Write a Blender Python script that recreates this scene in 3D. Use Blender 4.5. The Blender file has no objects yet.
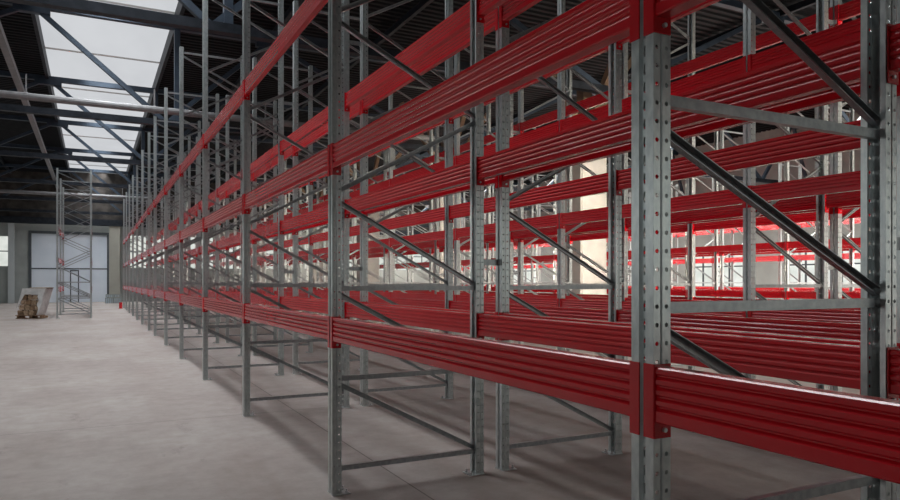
import bpy, bmesh, math, random
from mathutils import Vector, Matrix
random.seed(7)
C = bpy.context.scene.collection
H = 1.35                       # camera height in metres
T = math.atan((450-92.7)/694.0)
SN, CS = math.sin(T), math.cos(T)
WU, WV = 0.060, 0.084          # upright section
DEP = 0.812*H                 # frame depth
GAP = 0.112*H
BAY = 2.1195*H
ZC = [0.6864*H, 1.494*H, 2.337*H]   # connector bottoms
TOP = 4.02*H
LEVEL = ['lowest', 'middle', 'top']

# ------------------------------------------------------------------ materials
def nodes(name):
    m = bpy.data.materials.new(name); m.use_nodes = True
    nt = m.node_tree; nt.nodes.clear()
    out = nt.nodes.new('ShaderNodeOutputMaterial')
    b = nt.nodes.new('ShaderNodeBsdfPrincipled')
    nt.links.new(b.outputs[0], out.inputs[0])
    return m, nt, b
def mat(name, c1, c2=None, scale=8, rough=.5, metal=0, bump=0, coat=0, rr=0, detail=4, stretch=(1,1,1), lo=.35, hi=.65):
    m, nt, b = nodes(name)
    b.inputs['Metallic'].default_value = metal
    b.inputs['Roughness'].default_value = rough
    if coat: b.inputs['Coat Weight'].default_value = coat; b.inputs['Coat Roughness'].default_value = .15
    tc = nt.nodes.new('ShaderNodeTexCoord'); mp = nt.nodes.new('ShaderNodeMapping')
    mp.inputs['Scale'].default_value = stretch
    nt.links.new(tc.outputs['Object'], mp.inputs[0])
    n = nt.nodes.new('ShaderNodeTexNoise'); n.inputs['Scale'].default_value = scale; n.inputs['Detail'].default_value = detail
    nt.links.new(mp.outputs[0], n.inputs['Vector'])
    r = nt.nodes.new('ShaderNodeValToRGB')
    r.color_ramp.elements[0].position = lo; r.color_ramp.elements[1].position = hi
    r.color_ramp.elements[0].color = (*c1, 1); r.color_ramp.elements[1].color = (*(c2 or c1), 1)
    nt.links.new(n.outputs['Fac'], r.inputs[0]); nt.links.new(r.outputs[0], b.inputs['Base Color'])
    if name in ('dark_roof_sheet', 'dark_upper_wall', 'black_truss_paint'): b.inputs['Specular IOR Level'].default_value = .12
    if rr:
        mr = nt.nodes.new('ShaderNodeMapRange')
        mr.inputs[3].default_value = rough-rr; mr.inputs[4].default_value = rough+rr
        nt.links.new(n.outputs['Fac'], mr.inputs[0]); nt.links.new(mr.outputs[0], b.inputs['Roughness'])
    if bump:
        bp = nt.nodes.new('ShaderNodeBump'); bp.inputs['Strength'].default_value = bump; bp.inputs['Distance'].default_value = .01
        nt.links.new(n.outputs['Fac'], bp.inputs['Height']); nt.links.new(bp.outputs[0], b.inputs['Normal'])
    return m
def emis(name, col, strength, scale=1.5, c2=None, stretch=(1,1,1)):
    m = bpy.data.materials.new(name); m.use_nodes = True
    nt = m.node_tree; nt.nodes.clear()
    out = nt.nodes.new('ShaderNodeOutputMaterial'); e = nt.nodes.new('ShaderNodeEmission')
    e.inputs[1].default_value = strength
    tc = nt.nodes.new('ShaderNodeTexCoord'); mp = nt.nodes.new('ShaderNodeMapping'); mp.inputs['Scale'].default_value = stretch
    n = nt.nodes.new('ShaderNodeTexNoise'); n.inputs['Scale'].default_value = scale; n.inputs['Detail'].default_value = 3
    r = nt.nodes.new('ShaderNodeValToRGB'); r.color_ramp.elements[0].position = .3; r.color_ramp.elements[1].position = .65
    r.color_ramp.elements[0].color = (*(c2 or col), 1); r.color_ramp.elements[1].color = (*col, 1)
    nt.links.new(tc.outputs['Object'], mp.inputs[0]); nt.links.new(mp.outputs[0], n.inputs['Vector'])
    nt.links.new(n.outputs['Fac'], r.inputs[0]); nt.links.new(r.outputs[0], e.inputs[0]); nt.links.new(e.outputs[0], out.inputs[0])
    return m
GALV = mat('galvanised_steel', (.48,.52,.53), (.62,.655,.65), scale=45, rough=.33, metal=.85, rr=.06, detail=6, stretch=(1,1,.5))
BRACE = mat('shaded_brace_steel', (.30,.32,.335), (.40,.42,.43), scale=40, rough=.34, metal=.75, rr=.08)  # same galvanised steel as the uprights, shade worked into a darker colour
RED = mat('red_enamel', (.50,.002,.009), (.54,.003,.011), scale=3, rough=.24, coat=.35, rr=0)
BOLT = mat('zinc_bolt', (.55,.56,.58), (.7,.7,.72), scale=60, rough=.35, metal=.9)
DSTEEL = mat('dark_blue_truss_paint', (.022,.036,.058), (.035,.054,.08), scale=6, rough=.5, metal=.1)
BSTEEL = mat('black_truss_paint', (.014,.017,.022), (.026,.03,.038), scale=6, rough=.5, metal=.1)
PIPE = mat('grey_pipe_paint', (.15,.15,.155), (.20,.195,.2), scale=5, rough=.55)
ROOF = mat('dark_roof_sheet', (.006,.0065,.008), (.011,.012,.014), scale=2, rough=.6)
CONC = mat('pale_concrete', (.33,.32,.30), (.40,.385,.36), scale=3, rough=.85, bump=.2)
WALLC = mat('grey_concrete_wall', (.27,.29,.28), (.33,.35,.34), scale=1.2, rough=.85)
WALLG = mat('beige_grey_panel', (.33,.32,.28), (.38,.37,.32), scale=1.2, rough=.85)
BRICK = mat('dark_upper_wall', (.035,.032,.030), (.085,.075,.068), scale=2.2, rough=.9)
DOORM = mat('pale_blue_door_sheet', (.62,.68,.76), (.70,.75,.82), scale=.8, rough=.6)
FRAMEM = mat('dark_frame_paint', (.05,.06,.07), (.07,.08,.09), scale=4, rough=.6)
RUST = mat('brown_primer_steel', (.16,.10,.06), (.24,.16,.10), scale=5, rough=.7)
WOOD = mat('brown_timber', (.12,.07,.04), (.30,.19,.11), scale=9, rough=.8, bump=.3)
WOODD = mat('end_grain_timber', (.24,.16,.10), (.46,.33,.22), scale=14, rough=.8)
WRAP = mat('white_wrapping_film', (.50,.50,.50), (.68,.68,.68), scale=5, rough=.35, bump=.5)
CRATE = mat('blue_grey_crate_paint', (.32,.40,.46), (.42,.50,.56), scale=4, rough=.7)
SKYL = emis('skylight_daylight', (.60,.615,.64), 1.0, scale=.6, c2=(.54,.555,.58), stretch=(1,.35,1))
WINL = emis('window_daylight', (.95,.98,.92), .9, scale=2, c2=(.75,.80,.74))
WINF = emis('far_window_daylight', (.95,.98,.92), .75, scale=2, c2=(.75,.80,.74))

def floor_mat():
    m, nt, b = nodes('worn_concrete_floor')
    tc = nt.nodes.new('ShaderNodeTexCoord')
    def noise(scale, det, st=(1,1,1), rough=.6):
        mp = nt.nodes.new('ShaderNodeMapping'); mp.inputs['Scale'].default_value = st
        nt.links.new(tc.outputs['Object'], mp.inputs[0])
        n = nt.nodes.new('ShaderNodeTexNoise'); n.inputs['Scale'].default_value = scale
        n.inputs['Detail'].default_value = det; n.inputs['Roughness'].default_value = rough
        nt.links.new(mp.outputs[0], n.inputs['Vector']); return n
    def ramp(f, p0, c0, p1, c1):
        r = nt.nodes.new('ShaderNodeValToRGB'); r.color_ramp.elements[0].position = p0; r.color_ramp.elements[1].position = p1
        r.color_ramp.elements[0].color = (*c0, 1); r.color_ramp.elements[1].color = (*c1, 1)
        nt.links.new(f, r.inputs[0]); return r
    def mul(a, c, fac=1):
        x = nt.nodes.new('ShaderNodeMix'); x.data_type = 'RGBA'; x.blend_type = 'MULTIPLY'; x.inputs[0].default_value = fac
        nt.links.new(a, x.inputs[6]); nt.links.new(c, x.inputs[7]); return x.outputs[2]
    base = ramp(noise(.45, 8).outputs['Fac'], .35, (.29,.25,.232), .65, (.365,.33,.308))
    fine = ramp(noise(5, 10, (1,1,1), .7).outputs['Fac'], .33, (.80,.78,.77), .62, (1,1,1))
    streak = ramp(noise(1.2, 7, (1,.28,1), .65).outputs['Fac'], .36, (.84,.80,.78), .56, (1,1,1))
    v = nt.nodes.new('ShaderNodeTexVoronoi'); v.inputs['Scale'].default_value = 7
    nt.links.new(tc.outputs['Object'], v.inputs['Vector'])
    spots = ramp(v.outputs['Distance'], .03, (.72,.68,.66), .09, (1,1,1))
    c = mul(mul(base.outputs[0], fine.outputs[0]), streak.outputs[0])
    c = mul(c, spots.outputs[0], .3)
    bk = nt.nodes.new('ShaderNodeTexBrick'); bk.offset = 0; bk.squash = 1
    for k_, v_ in (('Scale', 1), ('Mortar Size', .006), ('Mortar Smooth', .3), ('Brick Width', 6.0), ('Row Height', 6.0)): bk.inputs[k_].default_value = v_
    bk.inputs['Color1'].default_value = bk.inputs['Color2'].default_value = (1,1,1,1); bk.inputs['Mortar'].default_value = (.45,.42,.40,1)
    mp2 = nt.nodes.new('ShaderNodeMapping'); mp2.inputs['Location'].default_value = (-1.87, -1.2, 0)
    nt.links.new(tc.outputs['Object'], mp2.inputs[0]); nt.links.new(mp2.outputs[0], bk.inputs['Vector'])
    c = mul(c, bk.outputs['Color'])
    ns = ramp(noise(2.2, 12, (1,.5,1), .75).outputs['Fac'], .28, (.62,.58,.56), .40, (1,1,1))
    c = mul(c, ns.outputs[0])
    nt.links.new(c, b.inputs['Base Color'])
    mr = nt.nodes.new('ShaderNodeMapRange'); mr.inputs[3].default_value = .42; mr.inputs[4].default_value = .68
    nt.links.new(streak.outputs[0], mr.inputs[0]); nt.links.new(mr.outputs[0], b.inputs['Roughness'])
    return m
FLOOR = floor_mat()

# ------------------------------------------------------------------ mesh helpers
def obj(name, bm, m, parent=None, loc=None, rz=0, smooth=False):
    me = bpy.data.meshes.new(name)
    bmesh.ops.recalc_face_normals(bm, faces=bm.faces) if not smooth else None
    bm.to_mesh(me); bm.free()
    me.materials.append(m)
    o = bpy.data.objects.new(name, me); C.objects.link(o)
    if parent: o.parent = parent
    if loc is not None: o.location = loc
    o.rotation_euler = (0, 0, rz)
    return o
def empty(name, loc, rz=0):
    o = bpy.data.objects.new(name, None); C.objects.link(o); o.location = loc; o.rotation_euler = (0, 0, rz)
    o.empty_display_size = .1
    return o
def tag(o, label, cat, group=None):
    o['label'] = label; o['category'] = cat
    if group: o['group'] = group
    return o
def struct(name, bm, m, loc=None, parent=None):
    o = obj(name, bm, m, parent, loc)
    if not parent: o['kind'] = 'structure'
    return o
def box(bm, x0, x1, y0, y1, z0, z1):
    v = [bm.verts.new((x, y, z)) for x in (x0, x1) for y in (y0, y1) for z in (z0, z1)]
    for f in ((0,1,3,2), (4,6,7,5), (0,4,5,1), (2,3,7,6), (0,2,6,4), (1,5,7,3)):
        bm.faces.new([v[i] for i in f])
    return v
def beam_between(bm, a, b, w, h, side=None):
    """rectangular bar from a to b, w across, h in the other direction"""
    a, b = Vector(a), Vector(b); d = (b-a).normalized()
    up = side or Vector((0, 0, 1))
    if abs(d.dot(up)) > .95: up = Vector((0, 1, 0))
    s = d.cross(up).normalized(); t = s.cross(d).normalized()
    vs = []
    for p in (a, b):
        for i, j in ((-1,-1), (1,-1), (1,1), (-1,1)):
            vs.append(bm.verts.new(p + s*i*w/2 + t*j*h/2))
    bm.faces.new(vs[:4][::-1]); bm.faces.new(vs[4:])
    for i in range(4): bm.faces.new((vs[i], vs[(i+1)%4], vs[4+(i+1)%4], vs[4+i]))
def channel_between(bm, a, b, w, h, yaxis=Vector((0,1,0)), t=.0025):
    """C channel: web w wide seen from -y/+y, flanges h deep along y"""
    a, b = Vector(a), Vector(b); d = (b-a).normalized()
    n = yaxis; s = d.cross(n).normalized()
    pr = [(-w/2, h/2), (-w/2, -h/2), (w/2, -h/2), (w/2, h/2), (w/2-t, h/2), (w/2-t, -h/2+t), (-w/2+t, -h/2+t), (-w/2+t, h/2)]
    A = [bm.verts.new(a + s*x + n*y) for x, y in pr]; B = [bm.verts.new(b + s*x + n*y) for x, y in pr]
    k = len(pr)
    for i in range(k): bm.faces.new((A[i], A[(i+1)%k], B[(i+1)%k], B[i]))
    for L in (A, B):
        for q in ((0,1,6,7), (1,2,5,6), (2,3,4,5)): bm.faces.new([L[i] for i in q])
def tube(bm, a, b, r, n=12, r2=None):
    a, b = Vector(a), Vector(b); d = (b-a).normalized()
    up = Vector((0,0,1)) if abs(d.z) < .9 else Vector((1,0,0))
    s = d.cross(up).normalized(); t = s.cross(d)
    r2 = r if r2 is None else r2
    A = [bm.verts.new(a + (s*math.cos(2*math.pi*i/n)+t*math.sin(2*math.pi*i/n))*r) for i in range(n)]
    B = [bm.verts.new(b + (s*math.cos(2*math.pi*i/n)+t*math.sin(2*math.pi*i/n))*r2) for i in range(n)]
    for i in range(n): bm.faces.new((A[i], A[(i+1)%n], B[(i+1)%n], B[i]))
    bm.faces.new(A[::-1]); bm.faces.new(B)

# ------------------------------------------------------------------ upright: rolled profile with punched holes
def upright_mesh():
    bm = bmesh.new()
    w, d = WV/2, WU
    # profile in (x, y): lip, side, front half, recess, front half, side, lip
    pts = [(d-.004, -w+.020), (d, -w), (d*.52, -w), (d*.45, -w+.004), (d*.38,-w), (0, -w), (0, -.013), (.010, -.009), (.010, .009), (0, .013), (0, w), (d*.38, w), (d*.45,w-.004), (d*.52,w), (d, w), (d-.004, w-.020)]
    kinds = {1: 'round', 4: 'round', 7: 'gslot', 10: 'round', 13: 'round'}
    P = .05; z0 = .006; n = int((TOP-z0)/P)
    def col(a, b, kind):
        ax, ay = a; bx, by = b; L = math.hypot(bx-ax, by-ay)
        def pt(s, z): return bm.verts.new((ax+(bx-ax)*s, ay+(by-ay)*s, z))
        for k in range(n):
            za, zb = z0+k*P, z0+(k+1)*P; zm = (za+zb)/2
            if not kind:
                bm.faces.new((pt(0,za), pt(1,za), pt(1,zb), pt(0,zb))); continue
            ring = [(0,za),(.5,za),(1,za),(1,zm),(1,zb),(.5,zb),(0,zb),(0,zm)]
            rx, rz_ = {'round': (.0066, .0066), 'slot': (.0055, .011), 'gslot': (.0070, .016)}[kind]
            rx = min(rx/L, .38)
            cs = .5
            if kind == 'slot': cs = .62 if ay < 0 else .38
            ang = [-135,-90,-45,0,45,90,135,180]
            O = [pt(s, z) for s, z in ring]
            I = [pt(cs+rx*math.cos(math.radians(q))*(1.0 if kind!='slot' or q>=0 else .8), zm+rz_*math.sin(math.radians(q))) for q in ang]
            for i in range(8): bm.faces.new((O[i], O[(i+1)%8], I[(i+1)%8], I[i]))
    for i in range(len(pts)-1): col(pts[i], pts[i+1], kinds.get(i))
    bmesh.ops.remove_doubles(bm, verts=bm.verts, dist=.0004)
    me = bpy.data.meshes.new('upright_profile'); bm.to_mesh(me); bm.free()
    o = bpy.data.objects.new('tmp_profile', me); C.objects.link(o)
    so = o.modifiers.new('s', 'SOLIDIFY'); so.thickness = .0024; so.offset = 0
    dg = bpy.context.evaluated_depsgraph_get()
    me2 = bpy.data.meshes.new_from_object(o.evaluated_get(dg)); me2.name = 'upright'
    bpy.data.objects.remove(o); bpy.data.meshes.remove(me)
    me2.materials.clear(); me2.materials.append(GALV)
    return me2
UP = upright_mesh()

REGULAR = ([.116, .54, .965, 3.94],
           [(.54,.116), (.965,.54), (1.40,.965), (1.40,1.84), (2.25,1.84), (2.25,2.69), (3.10,2.69), (3.10,3.54), (3.92,3.54)])
NEAR = ([.116, .50, .945, 1.372, 3.94],
        [(.50,.116), (.93,.52), (1.34,.96), (1.79,1.39), (1.84,2.25), (2.69,2.25), (2.72,3.10), (3.54,3.10), (3.56,3.92)])
def two(o, nf, m):      # faces after the first nf take a second material
    o.data.materials.append(m)
    for i, p in enumerate(o.data.polygons):
        if i >= nf: p.material_index = 1
    return o
def make_frame(kind, depth=DEP):
    """root at floor, x = across the rack (0 = one face, depth = other face), y = along the row"""
    t = empty('upright_frame', (0,0,0))
    for s in (0, 1):
        u = bpy.data.objects.new('upright', UP); C.objects.link(u); u.parent = t
        if s: u.location = (depth, 0, 0); u.rotation_euler = (0, 0, math.pi)
        bm = bmesh.new()
        x0, x1 = (0, WU+.055) if s == 0 else (depth-WU-.055, depth)
        box(bm, x0, x1, -.058, .058, 0, .006)
        nf = len(bm.faces); ax = x1-.02 if s == 0 else x0+.02
        for yy in (-.035, .035):
            tube(bm, (ax, yy, .006), (ax, yy, .016), .011, 6); tube(bm, (ax, yy, .016), (ax, yy, .03), .005, 8)
        two(obj('base_plate', bm, GALV, t), nf, BOLT)
    hs, ds = kind
    for z in hs:
        bm = bmesh.new(); channel_between(bm, (.024, 0, z*H), (depth-.024, 0, z*H), .031, .026)
        b = obj('horizontal_brace', bm, BRACE, t)
    for a, b_ in ds:
        bm = bmesh.new()
        da = -.028 if a > b_ else .028
        channel_between(bm, (.040, 0, a*H+da), (depth-.040, 0, b_*H-da*.6), .029, .024, Vector((0, -1, 0)))
        obj('diagonal_brace', bm, BRACE, t)
    return t
def dup(o, loc=None, rz=None, parent=None):
    c = o.copy(); C.objects.link(c)
    if parent: c.parent = parent
    if loc is not None: c.location = loc
    if rz is not None: c.rotation_euler = (0, 0, rz)
    for ch in list(o.children):
        k = ch.copy(); C.objects.link(k); k.parent = c
        for g in ch.children:
            q = g.copy(); C.objects.link(q); q.parent = k
    return c

# ------------------------------------------------------------------ beam (rail): root at its middle, front face on local x = 0, facing -x
BH, BD = .150, .048
def make_beam(bay):
    L = bay-WV-.006
    bm = bmesh.new()
    z0 = .043; g = .0058
    prof = [(0, z0)]
    for zc_ in (.042, .070, .098, .126):          # four pressed grooves
        prof += [(0, z0+zc_-.010), (g, z0+zc_-.001), (g, z0+zc_+.002), (0, z0+zc_+.007)]
    prof += [(0, z0+BH-.004), (.004, z0+BH), (BD-.004, z0+BH), (BD, z0+BH-.004)]
    for zc_ in (.126, .098, .070, .042):
        prof += [(BD, z0+zc_+.007), (BD-g, z0+zc_+.002), (BD-g, z0+zc_-.001), (BD, z0+zc_-.010)]
    prof += [(BD, z0+.004), (BD-.004, z0), (.004, z0)]; prof[0] = (0, z0+.004)
    A = [bm.verts.new((x, -L/2, z)) for x, z in prof]; B = [bm.verts.new((x, L/2, z)) for x, z in prof]
    k = len(prof)
    for i in range(k): bm.faces.new((A[i], A[(i+1)%k], B[(i+1)%k], B[i]))
    bm.faces.new(A); bm.faces.new(B)
    o = obj('rack_beam', bm, RED)
    for s in (-1, 1):
        bm = bmesh.new(); t = .004; e = L/2
        pr = [(-t-.001, e+WV*.43), (-t-.001, e-.004), (WU*.93, e-.004), (WU*.93, e), (-.001, e), (-.001, e+WV*.43)]
        # rounded outer bend
        pr = [(-t-.001, e+WV*.43), (-t-.001, e-.001), (-t+.002, e-.004), (WU*.93, e-.004), (WU*.93, e+.0), (-.001, e+.0), (-.001, e+WV*.43)]
        lo = [bm.verts.new((x, s*y, 0)) for x, y in pr]; hi = [bm.verts.new((x, s*y, .2)) for x, y in pr]
        n = len(pr)
        for i in range(n): bm.faces.new((lo[i], lo[(i+1)%n], hi[(i+1)%n], hi[i]))
        for q in ((lo[3],lo[4],lo[5],lo[2]), (lo[5],lo[6],lo[0],lo[1]), (lo[2],lo[5],lo[1])): bm.faces.new(q)
        for q in ((hi[3],hi[4],hi[5],hi[2]), (hi[5],hi[6],hi[0],hi[1]), (hi[2],hi[5],hi[1])): bm.faces.new(q)
        nf = len(bm.faces)
        tube(bm, (WU*.5, s*(e-.012), .022), (WU*.5, s*(e-.004), .022), .0065, 8)
        two(obj('end_connector', bm, RED, o), nf, BOLT)
    return o

# ------------------------------------------------------------------ projection test (what the photo can show)
def project(x, y, z):
    Z = x*SN + y*CS
    if Z < .15: return None
    X = x*CS - y*SN
    return 450+694*X/Z, 281-694*(z-H)/Z
def seen(points, m=15):
    ok = [project(*p) for p in points]
    ok = [p for p in ok if p]
    if not ok: return False
    xs = [p[0] for p in ok]; ys = [p[1] for p in ok]
    if len(ok) < len(points): xs.append(1e4)
    return max(xs) > -m and min(xs) < 900+m and max(ys) > -m and min(ys) < 500+m

ORD = ['nearest','second','third','fourth','fifth','sixth','seventh','eighth','ninth','tenth','eleventh','twelfth','thirteenth','fourteenth','fifteenth','sixteenth','seventeenth','eighteenth']
protoF = make_frame(REGULAR); protoN = make_frame(NEAR)
LU, LVV, LD = -.86, 21.2, .84
protoL = make_frame(REGULAR, LD*H)
used = set(); protoB = {}
def put(proto, key, loc, rz, parent):
    if key in used: return dup(proto, loc, rz, parent)
    used.add(key); proto.parent = parent; proto.location = loc; proto.rotation_euler = (0, 0, rz)
    return proto
def rack(label, u, vs, near_kind=False, kind='F', depth=DEP, levels=ZC):
    """one bolted run of racking. u = its near face, vs = row positions, both in units of H"""
    u *= H; vs = [v*H for v in vs]
    vis = [i for i, v in enumerate(vs) if seen([(x, v, z) for x in (u, u+depth/2, u+depth) for z in (0, .6*H, H, 1.4*H, 2*H, 3*H, TOP)])]
    root = empty('pallet_rack', (u, vs[vis[0]], 0)); y0 = vs[vis[0]]
    tag(root, label, 'rack', 'red and galvanised pallet racks')
    for i in vis:
        k = 'N' if (near_kind and i == 1) else kind
        put({'N': protoN, 'F': protoF, 'L': protoL}[k], k, (0, vs[i]-y0, 0), 0, root)
    for i in range(len(vs)-1):
        a, b = vs[i], vs[i+1]; bay = round(b-a, 3)
        if bay not in protoB: protoB[bay] = make_beam(bay)
        for side in (0, 1):
            x = u+depth*side
            for z in levels:
                if not seen([(x, a+(b-a)*q, z+dz) for q in (0,.25,.5,.75,1) for dz in (0, .2)], 4): continue
                put(protoB[bay], bay, (depth*side, (a+b)/2-y0, z), math.pi*side, root)
    return root, y0

A_V = [3.1302-2.0565-2.12, 3.1302-2.0565] + [3.155+k*2.1195 for k in range(6)]
A_V += [3.1302+k*2.1195-.5671 for k in range(6, 13)]
A0 = 0.9922
D_, G_ = .812, .112
B0 = 3.93; B_V = [3.25+(k-2)*2.1195 for k in range(14)]
C0 = 10.0; C_V = [5.4+(k-2)*2.1195 for k in range(14)]
E0 = 15.4
RACKS = [
 (A0, 'long red and galvanised pallet rack nearest the camera, bordering the open floor', A_V, True),
 (A0+D_+G_, 'pallet rack standing back to back right behind the nearest one', A_V, False),
 (B0, 'pallet rack facing the nearest pair across the first inner aisle, in front of the columns', B_V, False, ZC[:2]+[2.375*H]),
 (B0+D_+G_, 'pallet rack back to back behind the one facing the first inner aisle', B_V, False, ZC[:2]+[2.875*H]),
 (C0, 'distant pallet rack just beyond the beige concrete columns', C_V, False),
 (C0+D_+G_, 'distant pallet rack backing the one just beyond the concrete columns', C_V, False),
 (E0, 'farthest pallet rack, the one closest to the right wall windows', C_V, False)]
spacer = None
for n, (u, label, vs, nk, *lv) in enumerate(RACKS):
    root, y0 = rack(label, u, vs, nk, levels=lv[0] if lv else ZC)
    if n in (0, 2, 4):          # steel spacers linking it to the rack behind
        for v in vs:
            if not seen([((u+D_+.05)*H, v*H, 1.1*H), ((u+D_+.05)*H, v*H, 1.37*H)], 10): continue
            for z in (1.098, 2.9):
                loc = (D_*H, v*H-y0, z*H)
                if spacer is None:
                    bm = bmesh.new()
                    box(bm, .0, GAP-.008, -.002, .002, -.022, .022)
                    box(bm, .0, .004, -.035, .035, -.022, .022); box(bm, GAP-.012, GAP-.008, -.035, .035, -.022, .022)
                    spacer = obj('row_spacer', bm, BRACE, root, loc)
                else: dup(spacer, loc, 0, root)
rack('free-standing galvanised rack with red beams alone on the open floor at the left', LU, [LVV+i*2.12 for i in range(3)], False, 'L', LD*H)

# red end guard on the last frame of the aisle rack
ev = A_V[-1]
bm = bmesh.new()
x0, y0 = A0*H-.17, ev*H
for a in range(9):
    pass
ang = [math.pi*.5+math.pi*i/8 for i in range(9)]
out = [(x0+.12+.14*math.cos(a), y0-.06+.14*math.sin(a)) for a in ang]; inn = [(x0+.12+.125*math.cos(a), y0-.06+.125*math.sin(a)) for a in ang]
pr = out+inn[::-1]
lo = [bm.verts.new((x, y, .006)) for x, y in pr]; hi = [bm.verts.new((x, y, .3)) for x, y in pr]
for i in range(len(pr)): bm.faces.new((lo[i], lo[(i+1)%18], hi[(i+1)%18], hi[i]))
for i in range(8):
    bm.faces.new((lo[i], lo[i+1], lo[16-i], lo[17-i])); bm.faces.new((hi[i], hi[i+1], hi[16-i], hi[17-i]))
box(bm, x0-.06, x0+.14, y0-.26, y0+.1, 0, .006)
tag(obj('upright_guard', bm, RED), 'small red steel guard on the floor at the far end of the aisle rack', 'guard')

# ------------------------------------------------------------------ the hall
UL, UC, UR = -6.4*H, 7.2*H, 20*H
VN, VF = -5.5*H, 37*H
ZR = 6.0*H                                # roof sheet
bm = bmesh.new(); box(bm, UL-.3, UR+.3, VN-.3, VF+.3, -.2, 0); struct('floor', bm, FLOOR)

# ceiling: ribbed sheet with two long roof lights
SK = [(-.93*H, 1.40*H), (12.9*H, 15.9*H)]
def ribbed(bm, x0, x1, y0, y1, z, pitch=.25, dp=.045):
    n = int((y1-y0)/pitch); prev = None
    for i in range(n+1):
        yb = y0+i*pitch
        for dy, dz in ((0, 0), (.10, 0), (.13, dp), (.22, dp)):
            yy = min(yb+dy, y1)
            cur = (bm.verts.new((x0, yy, z+dz)), bm.verts.new((x1, yy, z+dz)))
            if prev and yy > prev[0].co.y+1e-6: bm.faces.new((prev[0], prev[1], cur[1], cur[0]))
            prev = cur
RS = 3.2*H                               # aisle roof light cut short here, out of view, to darken camera-facing sides
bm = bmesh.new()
ribbed(bm, SK[0][0], SK[0][1], VN, RS, ZR)  # added unseen sheet closing the roof light overhead, keeps camera-facing steel dark
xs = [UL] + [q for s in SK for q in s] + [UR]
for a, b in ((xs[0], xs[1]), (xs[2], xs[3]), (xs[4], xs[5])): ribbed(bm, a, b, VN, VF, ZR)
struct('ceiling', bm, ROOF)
bm = bmesh.new()
for s0, s1 in SK:
    for x in (s0-.09, s1-.0):
        box(bm, x, x+.09, VN, VF, ZR-.22, ZR+.25)
struct('trim_1', bm, BSTEEL)
# glazing bars of the roof lights
for k, (s0, s1) in enumerate(SK):
    bm = bmesh.new(); ys0 = RS if k == 0 else VN; box(bm, s0, s1, ys0, VF, ZR+.2, ZR+.212)
    w = struct('window_%d' % (k+1), bm, SKYL)
    bm = bmesh.new()
    y = ys0+1.1
    while y < VF:
        box(bm, s0, s1, y-.02, y+.02, ZR+.16, ZR+.2); y += 4.6
    obj('glazing_bar', bm, mat("pale_glazing_bar", (.6,.58,.55), rough=.6), w)

# walls
def wall_x(name, x, t, m, holes=()):      # wall in the plane x = const with window openings (y0, y1, z0, z1) in one band
    bm = bmesh.new()
    if holes:
        z0, z1 = holes[0][2], holes[0][3]
        box(bm, x, x+t, VN, VF, 0, z0); box(bm, x, x+t, VN, VF, z1, ZR+.3)
        y = VN
        for h in holes: box(bm, x, x+t, y, h[0], z0, z1); y = h[1]
        box(bm, x, x+t, y, VF, z0, z1)
    else: box(bm, x, x+t, VN, VF, 0, ZR+.3)
    return struct(name, bm, m)
ys = [VN+2+i*5.6 for i in range(10)]
hl = [(y, y+3.6, 1.6, 3.9) for y in ys if y+3.6 < VF-1]  # unseen left-wall windows, added as fill for the aisle-side rack faces
hr = [(y, y+3.2, 1.1, 3.0) for y in ys if y+4.6 < VF-.5]
wall_x('wall_left', UL-.3, .3, WALLC, hl); wall_x('wall_right', UR, .3, WALLC, hr)
nwin = 3
for hs, x in ((hl, UL-.2), (hr, UR+.1)):
    for (a, b, c, d) in hs:
        bm = bmesh.new(); box(bm, x, x+.02, a, b, c, d)
        w = struct('window_%d' % nwin, bm, WINL); nwin += 1  # the glowing left-wall panes are added fill, out of view
        bm = bmesh.new(); xi = x+.05 if x < 0 else x-.05
        for q in range(1, 4): yy = a+(b-a)*q/4; box(bm, xi-.03, xi+.03, yy-.03, yy+.03, c, d)
        zz = (c+d)/2; box(bm, xi-.028, xi+.028, a, b, zz-.03, zz+.03)
        obj('window_frame', bm, FRAMEM, w)
bm = bmesh.new(); ga, gb = 3.8*H, 14*H
box(bm, UL, ga, VN-.3, VN, 0, ZR+.3); box(bm, gb, UR, VN-.3, VN, 0, ZR+.3); box(bm, ga, gb, VN-.3, VN, 4.1, ZR+.3); box(bm, ga, gb, VN-.3, VN, 0, .5)
struct('wall_near', bm, BRICK)
bm = bmesh.new(); box(bm, ga, gb, VN-.2, VN-.18, .5, 4.1); w = struct('window_%d' % nwin, bm, WINL); nwin += 1
bm = bmesh.new()
for q in range(1, 7): xx = ga+(gb-ga)*q/7; box(bm, xx-.04, xx+.04, VN-.17, VN-.08, .5, 4.1)
obj('window_frame', bm, FRAMEM, w)

# far wall: windows, big sectional door, pilasters, dark upper wall
def U(px, v=37.0):    # column of the photograph on the far wall -> position across the hall
    k = (px-450)/694.0; return (k*CS+SN)/(CS-k*SN)*v*H
def zfar(px, py):
    x = U(px); Z = x*SN+VF*CS; return H+(281-py)/694*Z
ZB = zfar(60, 224)
openings = [(-9.9, U(8), zfar(0,266), zfar(0,236)), (U(31.5), U(107), 0, zfar(60,234))]
fw = [(U(130)+i*2.9, U(130)+i*2.9+2.3, zfar(150,268), zfar(150,236)) for i in range(13)]
openings += [q for q in fw if q[1] < UR-.5]
openings[0] = (UL+.15, U(8), openings[0][2], openings[0][3])
bm = bmesh.new(); x = UL
for a, b, c, d in openings:
    box(bm, x, a, VF, VF+.3, 0, ZB)
    if c > 0: box(bm, a, b, VF, VF+.3, 0, c)
    box(bm, a, b, VF, VF+.3, d, ZB); x = b
box(bm, x, UR, VF, VF+.3, 0, ZB)
struct('wall_far', bm, WALLC)
bm = bmesh.new(); box(bm, UL, UR, VF-.02, VF+.3, ZB, ZR+.3); struct('wall_upper_far', bm, BRICK)
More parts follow.
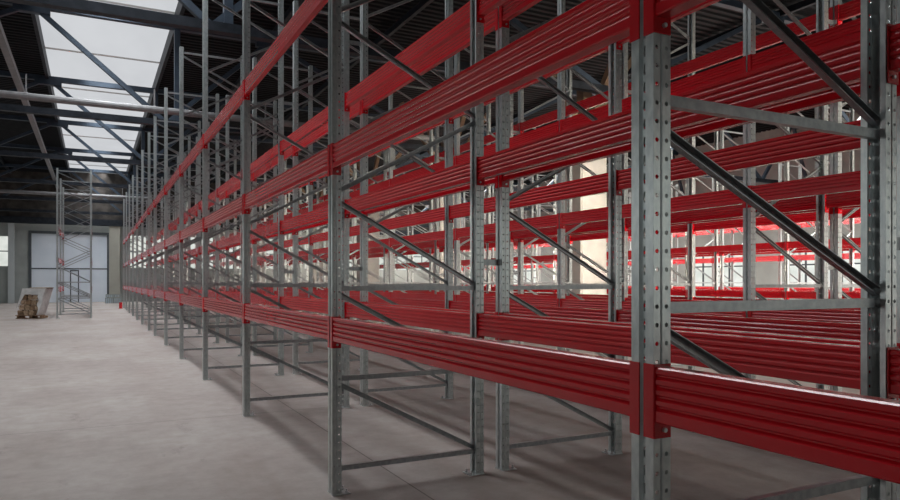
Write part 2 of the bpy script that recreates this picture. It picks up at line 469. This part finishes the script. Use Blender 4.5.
for i, (a, b, c, d) in enumerate(openings):
    if i == 1: continue
    bm = bmesh.new(); box(bm, a, b, VF+.12, VF+.14, c, d)
    w = struct('window_%d' % nwin, bm, WINF); nwin += 1
    bm = bmesh.new()
    for q in range(1, 3): xx = a+(b-a)*q/3; box(bm, xx-.03, xx+.03, VF+.05, VF+.1, c, d)
    zz = (c+d)/2; box(bm, a, b, VF+.052, VF+.098, zz-.03, zz+.03)
    obj('window_frame', bm, FRAMEM, w)
# sectional door
a, b, c, d = openings[1]
bm = bmesh.new(); n = 8
for i in range(n):
    z0, z1 = c+(d-c)*i/n, c+(d-c)*(i+1)/n
    box(bm, a, b, VF+.05, VF+.09, z0+.012, z1-.012); box(bm, a, b, VF+.06, VF+.085, z1-.012, z1+.012)
door = struct('door_1', bm, DOORM)
bm = bmesh.new(); box(bm, a-.16, a, VF-.06, VF-.0, 0, d+.16); box(bm, b, b+.16, VF-.06, VF, 0, d+.16); box(bm, a, b, VF-.06, VF, d, d+.16)
obj('door_frame', bm, FRAMEM, door)
bm = bmesh.new(); box(bm, a, b, VF+.03, VF+.06, zfar(60,269.2), zfar(60,268)); obj('seal_strip', bm, FRAMEM, door)
xa, xb, zt = U(70), U(79), zfar(75, 271)
bm = bmesh.new(); box(bm, xa, xa+.06, VF+.02, VF+.05, 0, zt); box(bm, xb-.06, xb, VF+.02, VF+.05, 0, zt); box(bm, xa, xb, VF+.02, VF+.05, zt, zt+.06)
obj('wicket_door_frame', bm, FRAMEM, door)
# pilasters
bm = bmesh.new(); box(bm, U(109), U(120), VF-.35, VF, 0, ZB+.1); struct('trim_2', bm, WALLG)
bm = bmesh.new(); box(bm, U(8.5), U(14.5), VF-.3, VF, 0, ZB+.1); struct('trim_3', bm, mat('light_pilaster', (.42,.45,.46), rough=.8))
bm = bmesh.new()
box(bm, UL, UR, VF-.45, VF-.25, ZB-.05, ZB+.35); struct('trim_4', bm, BSTEEL)

# concrete columns on the line between the two bays
CL = [9.15+5.05*k for k in range(-1, 6)]
TR = [4.0, 8.58] + [14.2+5.05*k for k in range(5)]
for i, v in enumerate(CL):
    bm = bmesh.new(); w = .36
    box(bm, UC-w, UC+w, v*H-w, v*H+w, 0, 3.55*H)
    bmesh.ops.bevel(bm, geom=[e for e in bm.edges if abs(e.verts[0].co.z-e.verts[1].co.z) > 1], offset=.04, segments=1, affect='EDGES')
    c = struct('trim_%d' % (5+i), bm, CONC)
    bm = bmesh.new()
    box(bm, UC-w-.03, UC+w+.03, v*H-w-.03, v*H+w+.03, 3.55*H, 3.6*H)
    box(bm, UC-.12, UC+.12, v*H-.12, v*H+.12, 3.6*H, 4.2*H)
    obj('column_cap', bm, RUST, c)
    bm = bmesh.new()
    for s in (-1, 1):
        beam_between(bm, (UC+s*.2, v*H, 3.62*H), (UC+s*1.5, v*H, 4.95*H), .12, .14)
        beam_between(bm, (UC, v*H+s*.2, 3.62*H), (UC, v*H+s*1.5, 4.95*H), .12, .14)
    obj('knee_brace', bm, RUST, c)

# roof trusses, one per frame line
def truss(v):
    y = v*H; zt, zb = 5.0*H+.78*H, 4.0*H
    zt = 5.86*H
    root = None
    bm = bmesh.new()
    beam_between(bm, (UL, y, zb), (UR, y, zb), .17, .15); root = struct('trim_truss', bm, BSTEEL)
    bm = bmesh.new(); beam_between(bm, (UL, y, zt), (UR, y, zt), .16, .16); obj('top_chord', bm, DSTEEL, root)
    nodes_t = [-4.6, -.95, 3.1, 6.9-.1, 7.5, 11.0, 14.5, 18.2]; 
    bm = bmesh.new()
    tops = [-.95, 3.2, 11.0, 15.6, 19.2]; bots = [(-4.4, 1.25), (1.25, 7.1), (7.3, 13.4), (13.4, 17.8), (17.8, 19.9)]
    for t, (b0, b1) in zip(tops, bots):
        for b_ in (b0, b1): beam_between(bm, (t*H, y, zt), (b_*H, y, zb), .11, .11)
    obj('web_member', bm, DSTEEL, root)
    bm = bmesh.new()
    for t in tops:
        box(bm, t*H-.38, t*H+.38, y-.09, y+.09, zt-.2, zt+.06)
    beam_between(bm, (1.40*H+.05, y, zt), (1.40*H+.05, y, zb), .14, .14)
    obj('gusset_plate', bm, DSTEEL, root)
    return root
for i, v in enumerate(TR):
    t = truss(v); t.name = 'trim_%d' % (5+len(TR)+i)
k = 5+2*len(TR)
# purlins along the hall, and the pipe along the left
def longbar(u, z, w, h, m):
    global k
    bm = bmesh.new(); beam_between(bm, (u*H, VN, z*H), (u*H, VF, z*H), w, h); struct('trim_%d' % k, bm, m); k += 1
for u in (-5.2, -3.3, 3.2, 5.2, 9.2, 11.2, 17.6): longbar(u, 5.9, .1, .16, BSTEEL)
longbar(-1.45, 5.35, .16, .16, PIPE)
# light grey cross pipes hung under two of the trusses
for v, z in ((13.7, 4.12), (29.0, 4.17)):
    bm = bmesh.new(); tube(bm, (UL, v*H, z*H), (UC, v*H, z*H), .085, 12)
    for u in range(-5, 8, 2):
        box(bm, u*H-.015, u*H+.015, v*H-.02, v*H+.02, z*H, z*H+.5); tube(bm, (u*H-.03, v*H, z*H), (u*H+.03, v*H, z*H), .1, 12)
    struct('trim_%d' % k, bm, PIPE); k += 1

# ------------------------------------------------------------------ timber stack under wrapping film, leaning
def at(px, py):        # floor point seen at a pixel
    Z = 694*H/(py-281); X = (px-450)/694*Z
    return X*CS+Z*SN, -X*SN+Z*CS, Z
sx, sy, sz = at(16, 318.8)
root = empty('timber_stack', (sx, sy, 0), -T)
W_, HT, DP, LEAN = .76, 1.04, .42, .30
bm = bmesh.new(); box(bm, -.03, W_+.04, .02, DP, .0, .02)
for q in (0, .45, .82): box(bm, q, q+.09, .04, DP-.02, .02, .10)
box(bm, -.03, W_+.04, .0, DP, .10, .125)
obj('pallet', bm, WOOD, root)
rows, cols = 5, 4; ch = (HT-.13)/rows; cw = W_/cols
random.seed(3)
idx = 0
for r in range(rows):
    for c in range(cols):
        zc_ = .125+ch*(r+.5); xo = LEAN*(zc_-.125)/HT
        xc = xo+cw*(c+.5)
        bm = bmesh.new(); rr = .48
        pts = []
        for kx, kz in ((-.5,-.36),(-.36,-.5),(.36,-.5),(.5,-.36),(.5,.36),(.36,.5),(-.36,.5),(-.5,.36)):
            pts.append((xc+kx*cw*.9*(1+random.uniform(-.08,.08)), zc_+kz*ch*.92))
        yf = .02+random.uniform(0, .05)
        F = [bm.verts.new((x, yf, z)) for x, z in pts]; B = [bm.verts.new((x, DP-.03, z)) for x, z in pts]
        for i in range(8): bm.faces.new((F[i], F[(i+1)%8], B[(i+1)%8], B[i]))
        bm.faces.new(F); bm.faces.new(B)
        obj('timber_billet', bm, WOOD if (r+c)%3 == 0 else WOODD, root)
# film: covers the back, the top, the right side and hangs ragged over the front's edges
bm = bmesh.new()
def lx(z): return LEAN*max(0, z-.125)/HT
fr = []
N = 14
top_z = HT+.035
left = lambda z: lx(z)-.03; right = lambda z: lx(z)+W_+.03
zs = [.14+(top_z-.14)*i/N for i in range(N+1)]
def strip(z0, z1, a0, b0, a1, b1, y0=-.035, y1=-.012):
    box_ = [(a0, y0, z0), (b0, y0, z0), (b0, y1, z0), (a0, y1, z0), (a1, y0, z1), (b1, y0, z1), (b1, y1, z1), (a1, y1, z1)]
    v = [bm.verts.new(p) for p in box_]
    for f in ((0,1,2,3),(4,5,6,7),(0,1,5,4),(1,2,6,5),(2,3,7,6),(3,0,4,7)): bm.faces.new([v[i] for i in f])
for i in range(N):
    z0, z1 = zs[i], zs[i+1]; f = (z0-.14)/(top_z-.14); g = (z1-.14)/(top_z-.14)
    def wl(q): return 0 if q < .28 else .13*(q-.28)/.5
    def wr(q): return .05 if q < .2 else .07+.12*min(1,(q-.2)/.6)+.03*math.sin(q*20)
    if f >= .76: strip(z0, z1, left(z0), right(z0), left(z1), right(z1))
    else:
        if g > .28: strip(z0, z1, left(z0), left(z0)+wl(f)+.01, left(z1), left(z1)+wl(g)+.01)
        strip(z0, z1, right(z0)-wr(f), right(z0), right(z1)-wr(g), right(z1))
    strip(z0, z1, right(z0)-.012, right(z0)+.01, right(z1)-.012, right(z1)+.01, -.012, DP+.02)
strip(top_z-.02, top_z+.012, left(top_z), right(top_z), left(top_z), right(top_z), -.035, DP+.02)
obj('wrapping_film', bm, WRAP, root)
bm = bmesh.new(); box(bm, lx(HT)+.22, lx(HT)+W_+.08, .0, DP, top_z+.014, top_z+.04); obj('top_board', bm, WOODD, root)
tag(root, 'leaning stack of brown timber billets wrapped in white film on the floor', 'timber stack')

# ------------------------------------------------------------------ low blue-grey crates by the far wall
cx0, cy0, _ = at(105, 303.3)
w_all = at(122, 303.3)[0]-cx0
cr0 = None
for i, (fx, fz, wd, ht) in enumerate(((0, 0, .5, .42), (.5, 0, .5, .42), (.04, .42, .5, .24), (.55, .42, .38, .24))):
    r = empty('storage_crate', (cx0+fx*w_all, cy0-.4, fz*.85))
    wd_ = wd*w_all*.97; ht_ = ht*.85
    bm = bmesh.new(); box(bm, 0, wd_, 0, .7, .02, ht_-.02); obj('crate_body', bm, CRATE, r)
    bm = bmesh.new()
    for q in range(5): xx = wd_*q/4; box(bm, min(xx, wd_-.04), min(xx, wd_-.04)+.04, -.03, 0, .0, ht_-.02)
    box(bm, 0, wd_, -.028, -.002, ht_-.05, ht_-.005); obj('slat_frame', bm, WALLC, r)
    tag(r, ['low blue-grey crate at floor level by the far pilaster, left one', 'low blue-grey crate at floor level by the far pilaster, right one',
            'flat blue-grey crate on the upper layer by the far pilaster, left one', 'flat blue-grey crate on the upper layer by the far pilaster, right one'][i], 'crate', 'crates by the far wall')

# ------------------------------------------------------------------ light
def area(name, loc, rot, sx, sy, power, col, spread=180):
    l = bpy.data.lights.new(name, 'AREA'); l.shape = 'RECTANGLE'; l.size = sx; l.size_y = sy; l.energy = power; l.color = col
    l.spread = math.radians(spread)
    o = bpy.data.objects.new(name, l); C.objects.link(o); o.location = loc; o.rotation_euler = rot
    return o
LEN = VF-VN
area('daylight_roof_light', ((SK[0][0]+SK[0][1])/2, (RS+VF)/2, ZR+.15), (0,0,0), 1.0, VF-RS, 1750, (.93,.97,1), 125)
area('daylight_roof_light', ((SK[1][0]+SK[1][1])/2, (VN+VF)/2, ZR+.15), (0,0,0), 1.6, LEN, 7500, (1,.95,.88), 140)
area('side_daylight_and_fill', (UL+.1, (VN+VF)/2, 2.8), (0, -math.pi/2, 0), 2.3, LEN, 180, (.93,.97,1), 170)  # fill lamp at the added left windows, brightens the aisle-side beam faces
area('side_daylight_and_fill', (UR-.1, (VN+VF)/2, 2.2), (0, math.pi/2, 0), 3.0, LEN, 700, (1,.96,.9), 120)
area('daylight_gate', (8.3*H, VN+.25, 2.3), (math.pi/2, 0, -.10), 11, 3.4, 700, (1,.88,.74), 24)
w = bpy.data.worlds.new('sky'); bpy.context.scene.world = w; w.use_nodes = True
w.node_tree.nodes['Background'].inputs[0].default_value = (.8,.88,1,1); w.node_tree.nodes['Background'].inputs[1].default_value = .3

# ------------------------------------------------------------------ camera
cd = bpy.data.cameras.new('camera'); cam = bpy.data.objects.new('camera', cd); C.objects.link(cam)
cam.location = (0, 0, H); cam.rotation_euler = (math.pi/2, 0, -T)
cd.sensor_width = 36; cd.lens = 694/900*36; cd.shift_y = 31/900; cd.clip_end = 300; cd.clip_start = .05
sc = bpy.context.scene; sc.camera = cam
sc.view_settings.view_transform = 'Standard'; sc.view_settings.look = 'None'; sc.view_settings.gamma = 1
sc.view_settings.use_curve_mapping = False; sc.view_settings.exposure = .08
